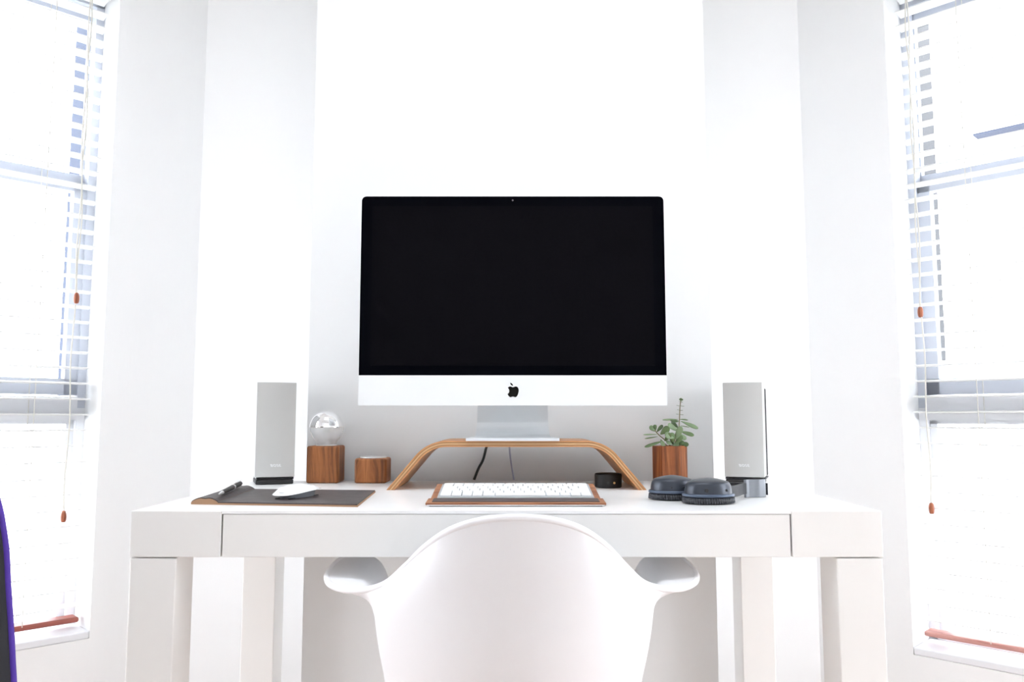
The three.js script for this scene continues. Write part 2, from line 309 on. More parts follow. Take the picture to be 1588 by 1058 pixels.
  const strip = (g) => { g = g.toNonIndexed(); g.setAttribute('uv', new THREE.Float32BufferAttribute(new Float32Array(g.attributes.position.count * 2), 2)); return g; };
  part('seat_shell', [strip(a), strip(b)], M.shell, c);
  part('rim', new THREE.TubeGeometry(new THREE.CatmullRomCurve3(grid.map((r) => r[NV]), true), 336, 0.0052, 10, true), M.shell, c);
  for (const sx of [-1, 1]) for (const sz of [-1, 1]) {
    part('leg', grainUV(rod(V(sx * 0.24, 0, -0.06 + sz * 0.2), V(sx * 0.11, 0.395, -0.06 + sz * 0.09), 0.009, 0.015), 'y', 0.2), M.legWood, c);
    part('strut', rod(V(sx * 0.13, 0.33, -0.06 + sz * 0.105), V(-sx * 0.11, 0.39, -0.06 + sz * 0.09), 0.004), M.darkPlastic, c);
  }
  part('mount_plate', box(0.24, 0.014, 0.22, 0, 0.402, -0.06), M.darkPlastic, c);
}

// ---------------------------------------------------------------- black office chair at the left edge
{
  const c = thing('office_chair', 'black fabric office chair with an added violet lens fringe at the left edge of the photo', 'chair', [-0.817, 0, -0.9], 0);
  const edge = [[0.16, 0.96], [0.226, 0.84], [0.2455, 0.78], [0.2535, 0.72], [0.262, 0.65], [0.268, 0.58], [0.262, 0.50]];
  const cv = new THREE.SplineCurve(edge.map(([x, y]) => new THREE.Vector2(x, y))), right = cv.getPoints(40);
  const s = new THREE.Shape([...right, ...right.slice().reverse().map((p) => new THREE.Vector2(-p.x, p.y))]);
  part('backrest', new THREE.ExtrudeGeometry(s, { depth: 0.03, bevelEnabled: true, bevelSize: 0.004, bevelThickness: 0.008, bevelSegments: 3 }).translate(0, 0, -0.015), M.fabric, c);
  part('lens_fringe', [tube(right.map((p) => V(p.x + 0.003, p.y, -0.02)), 0.0045, 80), tube(right.map((p) => V(-p.x - 0.003, p.y, -0.02)), 0.0045, 80)], M.violet, c).userData.label = 'violet lens fringe added along the edge';  // lens colour fringe built as tubes, the chair has no such edging
  part('seat', rbox(0.5, 0.08, 0.48, 0.03, 0, 0.44, 0.29), M.fabric, c);
  part('back_bracket', [rod(V(0, 0.39, 0.2), V(0, 0.39, -0.05), 0.02), rod(V(0, 0.38, -0.05), V(0, 0.65, -0.03), 0.02)], M.darkPlastic, c);
  part('adjusting_knob', new THREE.CylinderGeometry(0.022, 0.022, 0.03, 24).rotateX(Math.PI / 2).translate(0.238, 0.575, 0.06), M.darkPlastic, c);
  part('gas_column', cyl(0.025, 0.03, 0.32, 0, 0.24, 0.25), M.darkPlastic, c);
  for (let k = 0; k < 5; k++) {
    const a = k * Math.PI * 0.4 + 0.3, leg = part('base_leg', rod(V(0, 0.1, 0.25), V(0.26 * Math.cos(a), 0.07, 0.25 + 0.26 * Math.sin(a)), 0.02, 0.014), M.darkPlastic, c);
    add('caster', new THREE.CylinderGeometry(0.028, 0.028, 0.03, 20).rotateZ(Math.PI / 2).rotateY(a).translate(0.26 * Math.cos(a), 0.028, 0.25 + 0.26 * Math.sin(a)), M.darkPlastic, leg);
  }
}

// ---------------------------------------------------------------- monitor stand (bent plywood)
const PX = 0.0095, PT = 0.8625, PF = 1.72, PBK = 1.945;
{
  const p = thing('monitor_stand', 'bent plywood monitor stand with layered edges and sloping legs on the desk', 'stand', [PX, DT, -(PF + PBK) / 2]);
  const H = PT - DT, foot = 0.2735, corner = 0.1873, R = 0.085, ang = Math.atan2(H, foot - corner), N = 5, t = 0.0126 / N;
  const path = (off) => {                                                // half outline at an inward offset, from foot to middle
    const r = R - off, dir = [-Math.cos(ang), Math.sin(ang)], nrm = [-Math.sin(ang), -Math.cos(ang)];
    const y1 = H - off, bx = foot + nrm[0] * off, by = nrm[1] * off;       // a point on the leg line
    const footX = bx + dir[0] * (0 - by) / dir[1];
    const cx = corner - Math.tan(ang / 2) * R, cy = H - R;                 // arc centre
    const pts = [[footX, 0]];
    for (let i = 0; i <= 14; i++) { const a = (Math.PI / 2 - ang) + ang * i / 14; pts.push([cx + r * Math.cos(a), cy + r * Math.sin(a)]); }
    return pts;
  };
  const full = (off) => { const h = path(off); return [...h.map(([x, y]) => [x, y]), ...h.slice().reverse().map(([x, y]) => [-x, y])]; };
  for (let i = 0; i < N; i++) {
    const o = full(i * t + (i ? 0.0001 : 0)), n = full((i + 1) * t), s = new THREE.Shape([...o, ...n.reverse()].map(([x, y]) => new THREE.Vector2(x, y)));
    const out = i % 2 ? -0.0006 : 0, dep = PBK - PF + out * 2;
    part('ply', grainUV(new THREE.ExtrudeGeometry(s, { depth: dep, bevelEnabled: false }).translate(0, 0, -dep / 2), 'x', 0.25, i * 0.2), i === 0 || i === N - 1 ? M.veneer : i % 2 ? M.plyDark : M.plyLight, p);
  }
}

// ---------------------------------------------------------------- all-in-one computer on the stand
{
  const c = thing('desktop_computer', 'large all-in-one desktop computer with blank black screen and silver chin', 'computer', [0.0015, PT, -1.725]);
  const x0 = -0.3287, x1 = 0.3287, yb = 0.9373 - PT, yg = 1.0015 - PT, yt = 1.392 - PT, r = 0.012;
  const top = (a, b, c0, d0, rad) => { const s = new THREE.Shape(); s.moveTo(a, c0); s.lineTo(b, c0); s.lineTo(b, d0 - rad); s.quadraticCurveTo(b, d0, b - rad, d0); s.lineTo(a + rad, d0); s.quadraticCurveTo(a, d0, a, d0 - rad); s.closePath(); return s; };
  // housing: thin edge swelling towards the middle of the back
  part('housing', [new THREE.ExtrudeGeometry(top(x0, x1, yb, yt, r), { depth: 0.006, bevelEnabled: false }).translate(0, 0, -0.008),
    (() => { const g = new THREE.SphereGeometry(1, 48, 24, 0, Math.PI * 2, 0, Math.PI / 2).rotateX(-Math.PI / 2); g.scale(0.3, 0.21, 0.045); return g.translate(0, (yb + yt) / 2 + 0.005, -0.008); })()], M.alu, c);
  part('chin', new THREE.ExtrudeGeometry(new THREE.Shape([[x0, yb], [x1, yb], [x1, yg], [x0, yg]].map(([x, y]) => new THREE.Vector2(x, y))), { depth: 0.003, bevelEnabled: false }).translate(0, 0, -0.003), M.aluChin, c);
  const bez = part('bezel', new THREE.ExtrudeGeometry(top(x0, x1, yg, yt, r), { depth: 0.003, bevelEnabled: false }).translate(0, 0, -0.003), M.black, c);
  part('screen', new THREE.BoxGeometry(0.609, 0.3475, 0.0006).translate(-0.0005, 1.1965 - PT, 0.0002), M.screen, c);
  add('webcam', new THREE.CylinderGeometry(0.0019, 0.0019, 0.0008, 16).rotateX(Math.PI / 2).translate(0, 1.3833 - PT, 0.0003), std(lin(0.12, 0.11, 0.12), 0.3), bez);
  // bitten-fruit emblem on the chin
  const A = new THREE.Shape();
  A.moveTo(0.0, 7.0); A.bezierCurveTo(1.5, 6.9, 2.6, 8.4, 5.0, 8.2); A.bezierCurveTo(8.3, 7.6, 9.3, 4.2, 9.0, 1.0); A.bezierCurveTo(8.6, -3.2, 6.6, -8.0, 4.2, -8.5);
  A.bezierCurveTo(2.8, -8.6, 1.6, -7.6, 0, -7.6); A.bezierCurveTo(-1.6, -7.6, -2.6, -8.6, -4.0, -8.5); A.bezierCurveTo(-5.8, -8.0, -7.6, -5.6, -8.4, -3.4);
  A.bezierCurveTo(-6.2, -2.4, -5.6, -0.6, -5.6, 1.2); A.bezierCurveTo(-5.6, 3.6, -6.8, 5.0, -7.9, 6.0); A.bezierCurveTo(-6.8, 7.8, -5.2, 8.3, -3.8, 8.2); A.bezierCurveTo(-2.4, 8.1, -1.4, 7.0, 0, 7.0);
  const Lf = new THREE.Shape(); Lf.moveTo(0.2, 9.2); Lf.bezierCurveTo(-2.0, 9.2, -4.4, 11.4, -4.2, 14.2); Lf.bezierCurveTo(-1.6, 13.4, 0.4, 11.4, 0.2, 9.2);
  const k = 0.00137;
  part('emblem', new THREE.ExtrudeGeometry([A, Lf], { depth: 0.4, bevelEnabled: false, curveSegments: 16 }).scale(k, k, k).translate(0.0004, 0.9665 - PT, 0.0001), M.logo, c);
  // stand: foot plate sweeping up into the neck
  const prof = [], f0 = 0.012, bk = -0.165;
  for (let i = 0; i <= 6; i++) prof.push([f0 + (bk + 0.03 - f0) * i / 6, 0.003, 0.0985 - 0.012 * (i / 6)]);
  for (let i = 1; i <= 10; i++) { const a = i / 10 * 1.85; prof.push([bk + 0.03 - 0.03 * Math.sin(a), 0.033 - 0.03 * Math.cos(a), 0.0865 - 0.004 * i / 10]); }
  const [lz, ly] = prof[prof.length - 1]; for (let i = 1; i <= 6; i++) prof.push([lz + 0.062 * i / 6, ly + 0.19 * i / 6, 0.0825 - 0.008 * i / 6]);
  const pos = [], idx = [], n = prof.length, h = 0.003;
  prof.forEach(([z, y, w], i) => {
    const a = prof[Math.max(0, i - 1)], b = prof[Math.min(n - 1, i + 1)], tx = b[0] - a[0], ty = b[1] - a[1], l = Math.hypot(tx, ty), nz = -ty / l * h * -1, ny = tx / l * h * -1;
    pos.push(-w, y + ny, z + nz, w, y + ny, z + nz, w, y - ny, z - nz, -w, y - ny, z - nz);
  });
  for (let i = 0; i < n - 1; i++) for (let e = 0; e < 4; e++) { const a = i * 4 + e, b = i * 4 + (e + 1) % 4; idx.push(a, b, b + 4, a, b + 4, a + 4); }
  idx.push(0, 2, 1, 0, 3, 2); const m = (n - 1) * 4; idx.push(m, m + 1, m + 2, m, m + 2, m + 3);
  let g = new THREE.BufferGeometry(); g.setAttribute('position', new THREE.Float32BufferAttribute(pos, 3)); g.setIndex(idx); g = toCreasedNormals(g, 0.6);
  part('neck_and_foot', g, M.standMetal, c);
}

// ---------------------------------------------------------------- cables behind the stand
tag(add('power_cable', tube([V(-0.045, 0.875, -1.9625), V(-0.05, 0.865, -1.9625), V(-0.0605, 0.844, -1.962), V(-0.07, 0.81, -1.962), V(-0.0805, 0.79, -1.962), V(-0.0911, 0.7635, -1.962)], 0.0032, 60), M.darkPlastic), 'black cable curving down to the desk behind the plywood stand', 'cable');
tag(add('data_cable', tube([V(-0.0075, 0.875, -1.9625), V(-0.0062, 0.844, -1.962), V(-0.003, 0.81, -1.962), V(0.0046, 0.7635, -1.962)], 0.002, 60), std(lin(0.45, 0.46, 0.58), 0.5)), 'thin pale grey cable hanging straight behind the plywood stand', 'cable');

// ---------------------------------------------------------------- keyboard tray and keyboard
const TILT = 0.125;
{
  const t = thing('keyboard_tray', 'walnut keyboard tray with a dark leather strip along its front lip', 'tray', [0.0065, DT, -1.455]);
  const W = 0.304;
  part('foot_strip', box(0.296, 0.0013, 0.05, 0, 0.00065, 0.028), M.rubber, t);
  part('base_plate', rbox(0.304, 0.0016, 0.055, 0.0007, 0, 0.0021, 0.0285), M.aluChin, t);
  part('front_lip', grainUV(rbox(0.309, 0.0045, 0.049, 0.0018, 0, 0, 0), 'x', 0.25).rotateX(0.06).translate(0, 0.0058, 0.0315), M.walnutLight, t);
  part('leather_strip', rbox(0.288, 0.0016, 0.036, 0.0006, 0, 0, 0).rotateX(0.06).translate(0, 0.0084, 0.0315), M.leatherBrown, t).userData.label = 'dark brown leather strip';
  part('board', grainUV(rbox(W, 0.006, 0.146, 0.002, 0, 0, 0), 'x', 0.25, 0.3).rotateX(TILT).translate(0, 0.0115, -0.06), M.walnutLight, t);
  part('rear_foot', grainUV(box(W - 0.04, 0.013, 0.015, 0, 0.0065, -0.105), 'x', 0.25), M.walnutLight, t);
  // the keyboard lies in the tray
  const kb = thing('keyboard', 'slim white keyboard lying in the walnut tray', 'keyboard', [0.0065, DT + 0.0143, -1.509]);
  kb.rotation.set(TILT, 0, 0);
  part('case', rbox(0.279, 0.004, 0.112, 0.0018, 0, 0.002, 0), M.keyboardBase, kb);
  const u = 0.0187, rows = [
    [0.0105, Array(14).fill(14.5 / 14)], [u, [...Array(13).fill(1), 1.5]], [u, [1.5, ...Array(13).fill(1)]],
    [u, [1.75, ...Array(11).fill(1), 1.75]], [u, [1.1, ...Array(11).fill(1), 2.4]], [u, [1.1, 1, 1, 1, 1.2, 4.85, 1.35, 1, 1, 1]]];
  const geos = new Map(); let z = -0.0535;
  for (const [dz, ws] of rows) {
    let x = -0.1356;
    for (const w of ws) {
      const kw = w * u - 0.0017, kd = dz - 0.0017, key = kw.toFixed(5) + kd.toFixed(5);
      if (!geos.has(key)) geos.set(key, new RoundedBoxGeometry(kw, 0.003, kd, 1, 0.0009));
      const m = part('key', geos.get(key), M.keyWhite, kb); m.position.set(x + w * u / 2, 0.005, z + dz / 2);
      x += w * u;
    }
    z += dz;
  }
}

// ---------------------------------------------------------------- desk mat with pen rest, pen, mouse
{
  const t = thing('desk_mat', 'dark leather desk mat with cork underside and raised pen rest at its left', 'desk mat', [-0.4, DT, -1.55]);
  const P = (x, d) => [x + 0.4, -(d - 1.55)];                            // desk point to local x, z
  const quad = (pts, y0, y1) => new THREE.ExtrudeGeometry(new THREE.Shape(pts.map(([x, d]) => { const [a, b] = P(x, d); return new THREE.Vector2(a, -b); })), { depth: y1 - y0, bevelEnabled: false }).rotateX(-Math.PI / 2).translate(0, y0, 0);
  const FL = [-0.562, 1.436], FR = [-0.262, 1.392], BR = [-0.2775, 1.665], BL = [-0.583, 1.70], lerp = (a, b, k) => [a[0] + (b[0] - a[0]) * k, a[1] + (b[1] - a[1]) * k];
  const hf = lerp(FL, FR, 0.165), hb = lerp(BL, BR, 0.165);
  part('cork_base', grainUV(quad([FL, FR, BR, BL], 0, 0.003), 'x', 0.2), M.cork, t).userData.label = 'tan cork underside';
  part('leather_top', grainUV(quad([hf, lerp(FR, hf, 0.004), lerp(BR, hb, 0.004), hb], 0.003, 0.0048), 'x', 0.2), M.leather, t);
  // pen rest: domed bar of cork wrapped in leather
  const dome = (k0, k1, lift, cap) => {
    const pos = [], idx = [], N = 14;
    for (const [a, b] of [[FL, hf], [BL, hb]]) for (let i = 0; i <= N; i++) { const k = i / N, p = lerp(a, b, k), [x, z] = P(p[0], p[1]); pos.push(x, 0.003 + lift + 0.0085 * Math.pow(Math.sin(Math.PI * Math.min(1, k * 0.98 + 0.01)), 0.75) - 0.0022 * Math.exp(-Math.pow((k - 0.5) / 0.14, 2)), z); }
    for (let i = 0; i < N; i++) idx.push(i, i + 1, N + 2 + i, i, N + 2 + i, N + 1 + i);
    if (cap) { const base = pos.length / 3; for (const [a, b] of [[FL, hf], [BL, hb]]) for (let i = 0; i <= N; i++) { const p = lerp(a, b, i / N), [x, z] = P(p[0], p[1]); pos.push(x, 0.003, z); }
      for (let i = 0; i < N; i++) { idx.push(base + i, base + i + 1, i + 1, base + i, i + 1, i); const c = N + 1; idx.push(base + c + i, c + i + 1, base + c + i + 1, base + c + i, c + i, c + i + 1); } }
    const g = new THREE.BufferGeometry(); g.setAttribute('position', new THREE.Float32BufferAttribute(pos, 3)); g.setIndex(idx); const h = toCreasedNormals(g, 0.8);
    h.setAttribute('uv', new THREE.Float32BufferAttribute(new Float32Array(h.attributes.position.count * 2), 2)); return h;
  };
  part('pen_rest', grainUV(dome(0, 1, 0, true), 'z', 0.2), M.cork, t);
  const pos = dome(0, 1, 0.0016, true); part('pen_rest_cover', grainUV(pos.translate(0, 0, -0.002).scale(1, 1, 0.993), 'x', 0.2), M.leather, t);
  // pen
  const pen = thing('pen', 'black and silver ballpoint pen lying on the leather pen rest', 'pen', [-0.533, DT + 0.0165, -1.56]);
  const a = V(0.012, -0.0008, 0.105), b = V(-0.012, 0.0035, -0.085), at = (k) => a.clone().lerp(b, k);
  part('tip', rod(at(0.02), at(0.16), 0.0012, 0.0035), M.silver, pen);
  part('barrel', rod(at(0.16), at(0.6), 0.0042, 0.0046, 20), M.darkPlastic, pen);
  part('ring', rod(at(0.6), at(0.64), 0.0052, 0.0052, 20), M.silver, pen);
  part('cap', rod(at(0.64), at(0.97), 0.0048, 0.0044, 20), M.darkPlastic, pen);
  part('clip', rod(at(0.66).add(V(0.001, 0.0062, 0)), at(0.95).add(V(0.001, 0.0062, 0)), 0.0012), M.silver, pen);
  part('button', rod(at(0.97), at(1.01), 0.003, 0.0026, 16), M.silver, pen);
}
{
  const m = thing('mouse', 'low white computer mouse with a curved top on the leather mat', 'mouse', [-0.3985, DT + 0.0049, -1.522], -0.36);
  const shape = (yTop, yEdge, inset, n = 40) => {                        // long axis on z
    const pos = [], idx = [], R = 12;
    for (let j = 0; j <= R; j++) for (let i = 0; i < n; i++) {
      const k = j / R, th = i / n * Math.PI * 2, c = Math.cos(th), s = Math.sin(th), e = 2 / 2.6, x = (0.0295 - inset) * Math.sign(c) * Math.pow(Math.abs(c), e) * k, z = (0.057 - inset) * Math.sign(s) * Math.pow(Math.abs(s), e) * k;
      const zz = z / 0.057, arch = yTop * (1 - 0.62 * zz * zz), y = arch - (arch - yEdge(zz)) * Math.pow(k, 5) * 0.85; pos.push(x, y, z);
    }
    for (let j = 0; j < R; j++) for (let i = 0; i < n; i++) { const a = j * n + i, b = j * n + (i + 1) % n; idx.push(a, a + n, b + n, a, b + n, b); }
    const base = pos.length / 3; pos.push(0, yEdge(0) , 0);
    for (let i = 0; i < n; i++) idx.push(base, R * n + (i + 1) % n, R * n + i);
    const g = new THREE.BufferGeometry(); g.setAttribute('position', new THREE.Float32BufferAttribute(pos, 3)); g.setIndex(idx.reverse()); return toCreasedNormals(g, 0.7);
  };
  const flip = (g) => { const p = g.attributes.position; if (p) {} return g; };
  part('top_shell', flip(shape(0.0235, (z) => 0.0098 - 0.0036 * z, 0)), M.white, m);
  part('underside', [cyl(0.024, 0.021, 0.011, 0, 0.0058, 0, 40).scale(1, 1, 2.05)], M.sliderGrey, m).userData.label = 'grey metal underside';
  part('glide', [rbox(0.004, 0.0012, 0.09, 0.0005, -0.014, 0.0006, 0), rbox(0.004, 0.0012, 0.09, 0.0005, 0.014, 0.0006, 0)], M.rubber, m);
}

// ---------------------------------------------------------------- bulb lamp and low walnut block
{
  const l = thing('bulb_lamp', 'round half-mirrored bulb standing in a tall walnut cube', 'lamp', [-0.4405, DT, -1.9335]);
  part('wooden_base', grainUV(rbox(0.0745, 0.086, 0.0745, 0.005, 0, 0.043, 0), 'y', 0.16), M.walnut, l);
  const b = part('bulb', new THREE.LatheGeometry(Array.from({ length: 33 }, (_, i) => { const a = Math.PI * 0.5 - i / 32 * Math.PI * 0.82; return new THREE.Vector2(0.0398 * Math.cos(a) + (i > 26 ? (i - 26) * 0.0006 : 0), 0.1292 + 0.0398 * Math.sin(a)); }).slice(16).concat([new THREE.Vector2(0.0225, 0.089), new THREE.Vector2(0.021, 0.084)]).reverse(), 48), M.bulbGlass, l);
  b.userData.label = 'clear glass lower half of the bulb';
  part('mirror_cap', new THREE.SphereGeometry(0.0399, 48, 24, 0, Math.PI * 2, 0, Math.PI / 2).translate(0, 0.1292, 0), M.chrome, l).userData.label = 'mirrored upper half of the bulb';
  part('filament_stem', [cyl(0.003, 0.006, 0.03, 0, 0.101, 0, 16), rod(V(-0.008, 0.126, 0), V(-0.002, 0.112, 0), 0.0006), rod(V(0.008, 0.126, 0), V(0.002, 0.112, 0), 0.0006), rod(V(-0.008, 0.126, 0), V(0.008, 0.126, 0), 0.0005)], M.silver, l);
  part('socket_rim', new THREE.TorusGeometry(0.0225, 0.002, 10, 40).rotateX(Math.PI / 2).translate(0, 0.0865, 0), M.silver, l);
  const c = thing('walnut_block', 'low walnut block with a pale round inset on top, beside the bulb lamp', 'block', [-0.3285, DT, -1.9325]);
  part('wooden_body', grainUV(rbox(0.0745, 0.0575, 0.0745, 0.0055, 0, 0.02875, 0), 'y', 0.16, 0.45), M.walnut, c);
  part('inset', new THREE.LatheGeometry([[0.0001, 0.0585], [0.026, 0.0585], [0.028, 0.06], [0.03, 0.0605], [0.031, 0.0595], [0.031, 0.057]].map(([r, y]) => new THREE.Vector2(r, y)).reverse(), 40), M.silver, c);
}

// ---------------------------------------------------------------- succulent in a hexagonal planter
{
  const p = thing('potted_succulent', 'green jade succulent growing in a six-sided walnut planter', 'plant', [0.3685, DT, -1.905]);
  const hex = new THREE.Shape(), R = 0.0388; for (let i = 0; i < 6; i++) { const a = i * Math.PI / 3 - 0.105; hex[i ? 'lineTo' : 'moveTo'](R * Math.cos(a), R * Math.sin(a)); } hex.closePath();
  const hole = new THREE.Path(); hole.absarc(0, 0, 0.027, 0, Math.PI * 2, true);
  const hexIn = hex.clone(); hexIn.holes.push(hole);
  const up = (s, d, y) => new THREE.ExtrudeGeometry(s, { depth: d, bevelEnabled: true, bevelSize: 0.001, bevelThickness: 0.001, bevelSegments: 2 }).rotateX(-Math.PI / 2).translate(0, y, 0);
  part('planter', grainUV(up(hexIn, 0.0845, 0.001), 'y', 0.16, 0.2), M.walnutRed, p);
  part('soil', cyl(0.0265, 0.0265, 0.004, 0, 0.078, 0), M.soil, p);
  const S = 1 / (7.555 * 662), U = (u, v, z = 0) => V((u - 376) * S, 0.0865 + (617 - v) * S, z);
  const stems = [[[430, 640, 0], [455, 540, 0.004], [482, 430, 0.004], [495, 310, 0.002], [505, 180, 0], [516, 90, 0]], [[400, 640, 0.006], [330, 565, 0.012], [250, 500, 0.014], [205, 450, 0.014], [185, 400, 0.012]], [[380, 640, 0.01], [300, 590, 0.02], [255, 545, 0.022]], [[430, 640, 0.01], [420, 560, 0.018], [430, 470, 0.022], [470, 420, 0.02]]];
  for (const s of stems) part('stem', tube(s.map(([u, v, z]) => U(u, v, z)), 0.0012, 30, 7), M.stem, p);
  const base = new THREE.SphereGeometry(1, 14, 10), bp = base.attributes.position;
  for (let i = 0; i < bp.count; i++) {                                    // paddle leaf along +y from 0 to 1: narrow foot, broad rounded end, slightly cupped
    const y = (bp.getY(i) + 1) / 2, w = 0.30 + 1.0 * Math.pow(y, 1.1) - 0.25 * y * y; bp.setXYZ(i, bp.getX(i) * w * 0.5, y, bp.getZ(i) * 0.11 * (0.6 + w * 0.4) - 0.12 * (y - 0.5) * (y - 0.5) + 0.03);
  }
  base.computeVertexNormals();
  function leaf(u0, v0, u1, v1, w, z0, z1, face, m) {
    const a = U(u0, v0, z0), b = U(u1, v1, z1), d = b.clone().sub(a), len = d.length(), y = d.clone().normalize();
    const toward = V(0, Math.sin(face), Math.cos(face)), z = toward.sub(y.clone().multiplyScalar(toward.dot(y))).normalize(), x = y.clone().cross(z);
    const o = part('leaf', base, M.leaf[m], p); o.matrixAutoUpdate = true;
    o.quaternion.setFromRotationMatrix(new THREE.Matrix4().makeBasis(x, y, z)); o.position.copy(a); o.scale.set(w * S * 1.3, len * 1.06, w * S * 1.25);
  }
  // u, v from the foot to the tip (units of the traced drawing), width, depth at foot and tip, tilt of the face, tone
  const L = [
    [480, 310, 300, 318, 60, 0.003, 0.008, 1.25, 1], [500, 310, 592, 317, 50, 0, 0, 1.25, 0], [490, 330, 385, 330, 70, 0.0, 0.014, 0.9, 2], [505, 330, 690, 412, 62, 0.004, 0.012, 0.7, 1],
    [500, 385, 612, 402, 40, 0.004, -0.004, 1.25, 1], [500, 450, 642, 495, 66, 0.004, 0.012, 0.75, 0], [470, 445, 345, 372, 72, 0.01, 0.022, 0.5, 1], [430, 520, 300, 485, 86, 0.018, 0.03, 0.4, 1],
    [255, 485, 345, 405, 80, 0.014, 0.024, 0.3, 0], [215, 460, 288, 380, 44, 0.012, 0.008, 0.5, 2], [210, 450, 135, 395, 60, 0.012, 0.016, 0.4, 0], [222, 485, 65, 488, 40, 0.014, 0.016, 1.2, 1], [230, 510, 78, 533, 36, 0.014, 0.02, 1.2, 0],
    [280, 560, 70, 625, 50, 0.02, 0.03, 0.9, 0], [255, 540, 280, 615, 50, 0.02, 0.028, 0.3, 1], [470, 585, 580, 605, 66, 0.006, 0.012, 0.6, 2], [430, 600, 525, 575, 60, 0.01, 0.016, 0.5, 0], [410, 590, 320, 575, 60, 0.012, 0.022, 0.6, 1],
    [470, 470, 545, 540, 60, 0.008, 0.018, 0.4, 1], [400, 600, 375, 470, 74, 0.014, 0.026, 0.2, 0], [430, 545, 480, 400, 76, 0.02, 0.03, 0.2, 1], [205, 440, 190, 375, 46, 0.013, 0.016, 0.2, 2], [430, 590, 495, 500, 66, 0.018, 0.024, 0.3, 0],
    [490, 420, 420, 340, 50, -0.004, -0.012, 0.6, 2], [470, 560, 400, 640, 70, 0.016, 0.027, 0.5, 2], [300, 560, 360, 480, 60, 0.016, 0.03, 0.2, 0],
  ];
  for (const l of L) leaf(...l);
  [[255, 44], [205, 34], [155, 46], [108, 24]].forEach(([v, r], i) => { const u = 499 + (255 - v) * 0.1; leaf(u, v, u - r, v - 8, 16, 0, 0.002, 1.2, 2); leaf(u, v, u + r, v + 2, 16, 0, 0.001, 1.2, 2); leaf(u, v, u + 4, v - 2, 16, 0, 0.008, 1.2, 2); });
  leaf(516, 92, 500, 70, 22, 0, 0.002, 0.5, 2); leaf(516, 92, 540, 76, 22, 0, 0.002, 0.5, 2); leaf(516, 92, 520, 62, 24, 0, 0, 0.3, 2);
}

// ---------------------------------------------------------------- puck speaker
{
  const p = thing('puck_device', 'small black puck-shaped device with ports, under the right end of the stand', 'device', [0.2105, DT, -1.79]);
  const pr = [[0.0001, 0], [0.0305, 0], [0.0325, 0.002], [0.033, 0.026], [0.0325, 0.029], [0.031, 0.0305], [0.0285, 0.0305], [0.028, 0.029], [0.0001, 0.029]];
  part('body', new THREE.LatheGeometry(pr.map(([r, y]) => new THREE.Vector2(r * 0.9, y * 1.0)), 56), M.rubber, p);
  const port = (a, r) => new THREE.CylinderGeometry(r, r, 0.003, 20).rotateX(Math.PI / 2).translate(0, 0.0115, 0.0292).rotateY(a);
  part('port', port(-0.12, 0.0028), M.darkPlastic, p); part('jack', port(0.33, 0.0024), M.brass, p).userData.label = 'brass coloured jack';
}

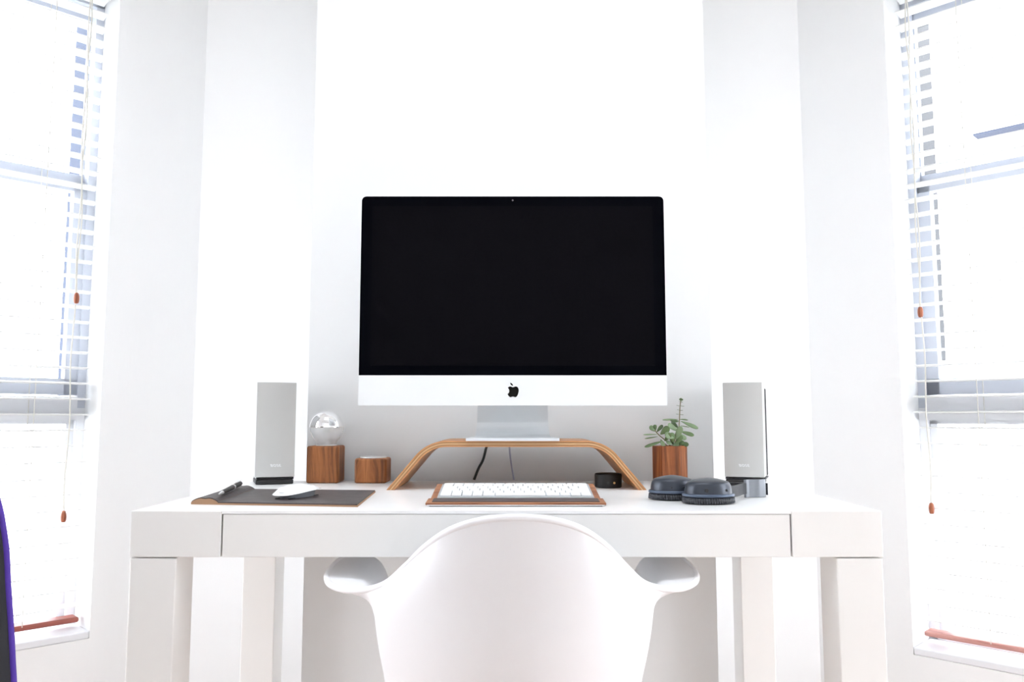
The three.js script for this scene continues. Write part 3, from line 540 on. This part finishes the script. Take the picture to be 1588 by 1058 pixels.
// ---------------------------------------------------------------- headphones
{
  const h = thing('headphones', 'slate grey over-ear headphones lying flat with black pleated ear pads', 'headphones', [0.32, DT, -1.49]);
  const cup = (cx, cz, ax, az, turn) => {
    const g = new THREE.Group(); g.name = 'ear_cup' + (turn ? '_001' : ''); h.add(g); g.position.set(cx, 0, cz); g.rotation.y = turn * 0.2;
    const lathe = (pr) => new THREE.LatheGeometry(pr.map(([r, y]) => new THREE.Vector2(r, y)), 72).scale(ax, 1, az);
    add('ear_pad', lathe([[0.5, 0], [0.86, 0.0005], [0.98, 0.003], [1, 0.0065], [0.97, 0.0105], [0.88, 0.0125]]), M.pad, g).userData.label = 'black pleated ear pad';
    const pl = []; for (let k = 0; k < 64; k++) { const a = k / 64 * Math.PI * 2, r = 1.004; pl.push(rod(V(ax * r * 0.985 * Math.cos(a), 0.0022, az * r * 0.985 * Math.sin(a)), V(ax * 0.965 * Math.cos(a + 0.02), 0.0112, az * 0.965 * Math.sin(a + 0.02)), 0.0011, 0.0011, 5)); }
    add('pleats', pl, M.pleat, g).userData.kind = 'stuff';
    add('rim_ring', lathe([[0.9, 0.0125], [0.985, 0.0128], [1.0, 0.0145], [0.985, 0.0172], [0.93, 0.018]]), M.slateRing, g);
    add('cup_shell', lathe([[0.91, 0.0178], [0.9, 0.024], [0.87, 0.03], [0.83, 0.0345], [0.79, 0.0365]]), M.slate, g);
    add('cap', lathe([[0.8, 0.036], [0.77, 0.038], [0.6, 0.0405], [0.35, 0.0432], [0.12, 0.0446], [0.0001, 0.0449]]), M.slate, g);
    const hole = (a, r) => new THREE.CylinderGeometry(r, r, 0.003, 16).rotateX(Math.PI / 2).translate(0, 0.0245, 0).rotateY(0).translate(Math.sin(a) * ax * 0.885, 0, Math.cos(a) * az * 0.885);
    add('socket', turn ? hole(-0.42, 0.0033) : hole(-0.2, 0.0013), M.rubber, g);
    add('microphone_hole', turn ? hole(0.5, 0.0022) : hole(0.4, 0.0013), M.rubber, g);
  };
  cup(-0.0215, -0.034, 0.0445, 0.037, 0);
  cup(0.0285, 0.035, 0.0475, 0.0375, 1);
  // yoke and slider right of the cups, then the flat headband running round behind them
  const band = [V(0.072, 0.02, 0.012), V(0.092, 0.02, -0.012), V(0.114, 0.02, -0.05), V(0.128, 0.02, -0.064), V(0.158, 0.02, -0.07), V(0.164, 0.02, -0.083), V(0.148, 0.02, -0.096), V(0.09, 0.02, -0.098), V(0.03, 0.02, -0.1), V(-0.02, 0.02, -0.094), V(-0.022, 0.02, -0.074)];
  const cv = new THREE.CatmullRomCurve3(band), ribbon = (t0, t1, y0, y1, th, n) => {
    const pos = [], idx = [];
    for (let i = 0; i <= n; i++) { const t = t0 + (t1 - t0) * i / n, p = cv.getPoint(t), d = cv.getTangent(t), nx = -d.z * th, nz = d.x * th; pos.push(p.x + nx, y0, p.z + nz, p.x - nx, y0, p.z - nz, p.x - nx, y1, p.z - nz, p.x + nx, y1, p.z + nz); }
    for (let i = 0; i < n; i++) for (let e = 0; e < 4; e++) { const a = i * 4 + e, b = i * 4 + (e + 1) % 4; idx.push(a, b, b + 4, a, b + 4, a + 4); }
    idx.push(0, 2, 1, 0, 3, 2); const m = n * 4; idx.push(m, m + 1, m + 2, m, m + 2, m + 3);
    const g = new THREE.BufferGeometry(); g.setAttribute('position', new THREE.Float32BufferAttribute(pos, 3)); g.setIndex(idx); return toCreasedNormals(g, 0.6);
  };
  part('yoke', ribbon(0, 0.25, 0.008, 0.028, 0.003, 12), M.pad, h);
  part('slider', ribbon(0.25, 0.47, 0.001, 0.034, 0.0022, 20), M.sliderGrey, h).userData.label = 'silver metal slider';
  part('headband', ribbon(0.47, 0.86, 0.004, 0.026, 0.006, 48), M.pad, h);
  part('slider', ribbon(0.86, 0.95, 0.004, 0.026, 0.0025, 10), M.silver, h);
  part('yoke', ribbon(0.95, 1, 0.012, 0.028, 0.004, 6), M.pad, h);
}

// ---------------------------------------------------------------- pair of loudspeakers
{
  const font = await new FontLoader().loadAsync('fonts/droid/droid_sans_bold.typeface.json');
  const make = (name, label, pos, turn, inward) => {
    const s = thing(name, label, 'speaker', pos, turn, 'desktop loudspeakers');
    const w = 0.087, h = 0.2165, dep = 0.085, sh = new THREE.Shape();
    part('foot', rbox(w - 0.004, 0.010, dep + 0.004, 0.002, 0, 0.006, -dep / 2), M.rubber, s);
    part('base', rbox(w + (inward > 0 ? -0.004 : 0.002), 0.004, dep + 0.006, 0.0015, inward > 0 ? 0.001 : 0.002, 0.0135, -dep / 2 - 0.004), M.darkPlastic, s);
    part('cabinet', rbox(w, h, dep - 0.006, 0.004, 0, 0.0145 + h / 2, -dep / 2 - 0.003), M.silver, s);
    part('back_shell', rbox(w - 0.002, h - 0.012, 0.012, 0.003, inward > 0 ? 0.004 : 0.0035, 0.0145 + h / 2 - 0.004, -dep), M.darkPlastic, s);
    sh.moveTo(-w / 2 + 0.001, 0); sh.quadraticCurveTo(0, -0.012, w / 2 - 0.001, 0); sh.lineTo(w / 2 - 0.001, 0.006); sh.lineTo(-w / 2 + 0.001, 0.006); sh.closePath();
    part('grille', new THREE.ExtrudeGeometry(sh, { depth: h - 0.004, bevelEnabled: true, bevelSize: 0.001, bevelThickness: 0.0015, bevelSegments: 2, curveSegments: 24 }).rotateX(-Math.PI / 2).rotateY(0).translate(0, 0.0185, -0.001), M.grille, s);
    const t = new TextGeometry('BOSE', { font, size: 0.0062, depth: 0.0012, curveSegments: 3 }); t.computeBoundingBox();
    const bb = t.boundingBox; t.translate(-(bb.min.x + bb.max.x) / 2, 0, 0).scale(1.12, 0.95, 1).applyMatrix4(new THREE.Matrix4().makeShear(0, 0, -0.35, 0, 0, 0));
    part('logo', t.translate(0.002, 0.0405, 0.0062), M.white, s).userData.label = 'white slanted lettering';
    return s;
  };
  make('loudspeaker', 'slim silver loudspeaker left of the bulb lamp', [-0.5412, DT, -1.865], 0.37, 1);
  make('loudspeaker', 'slim silver loudspeaker behind the headphones right of the planter', [0.53, DT, -1.865], -0.37, -1);
}

renderer.render(scene, camera);
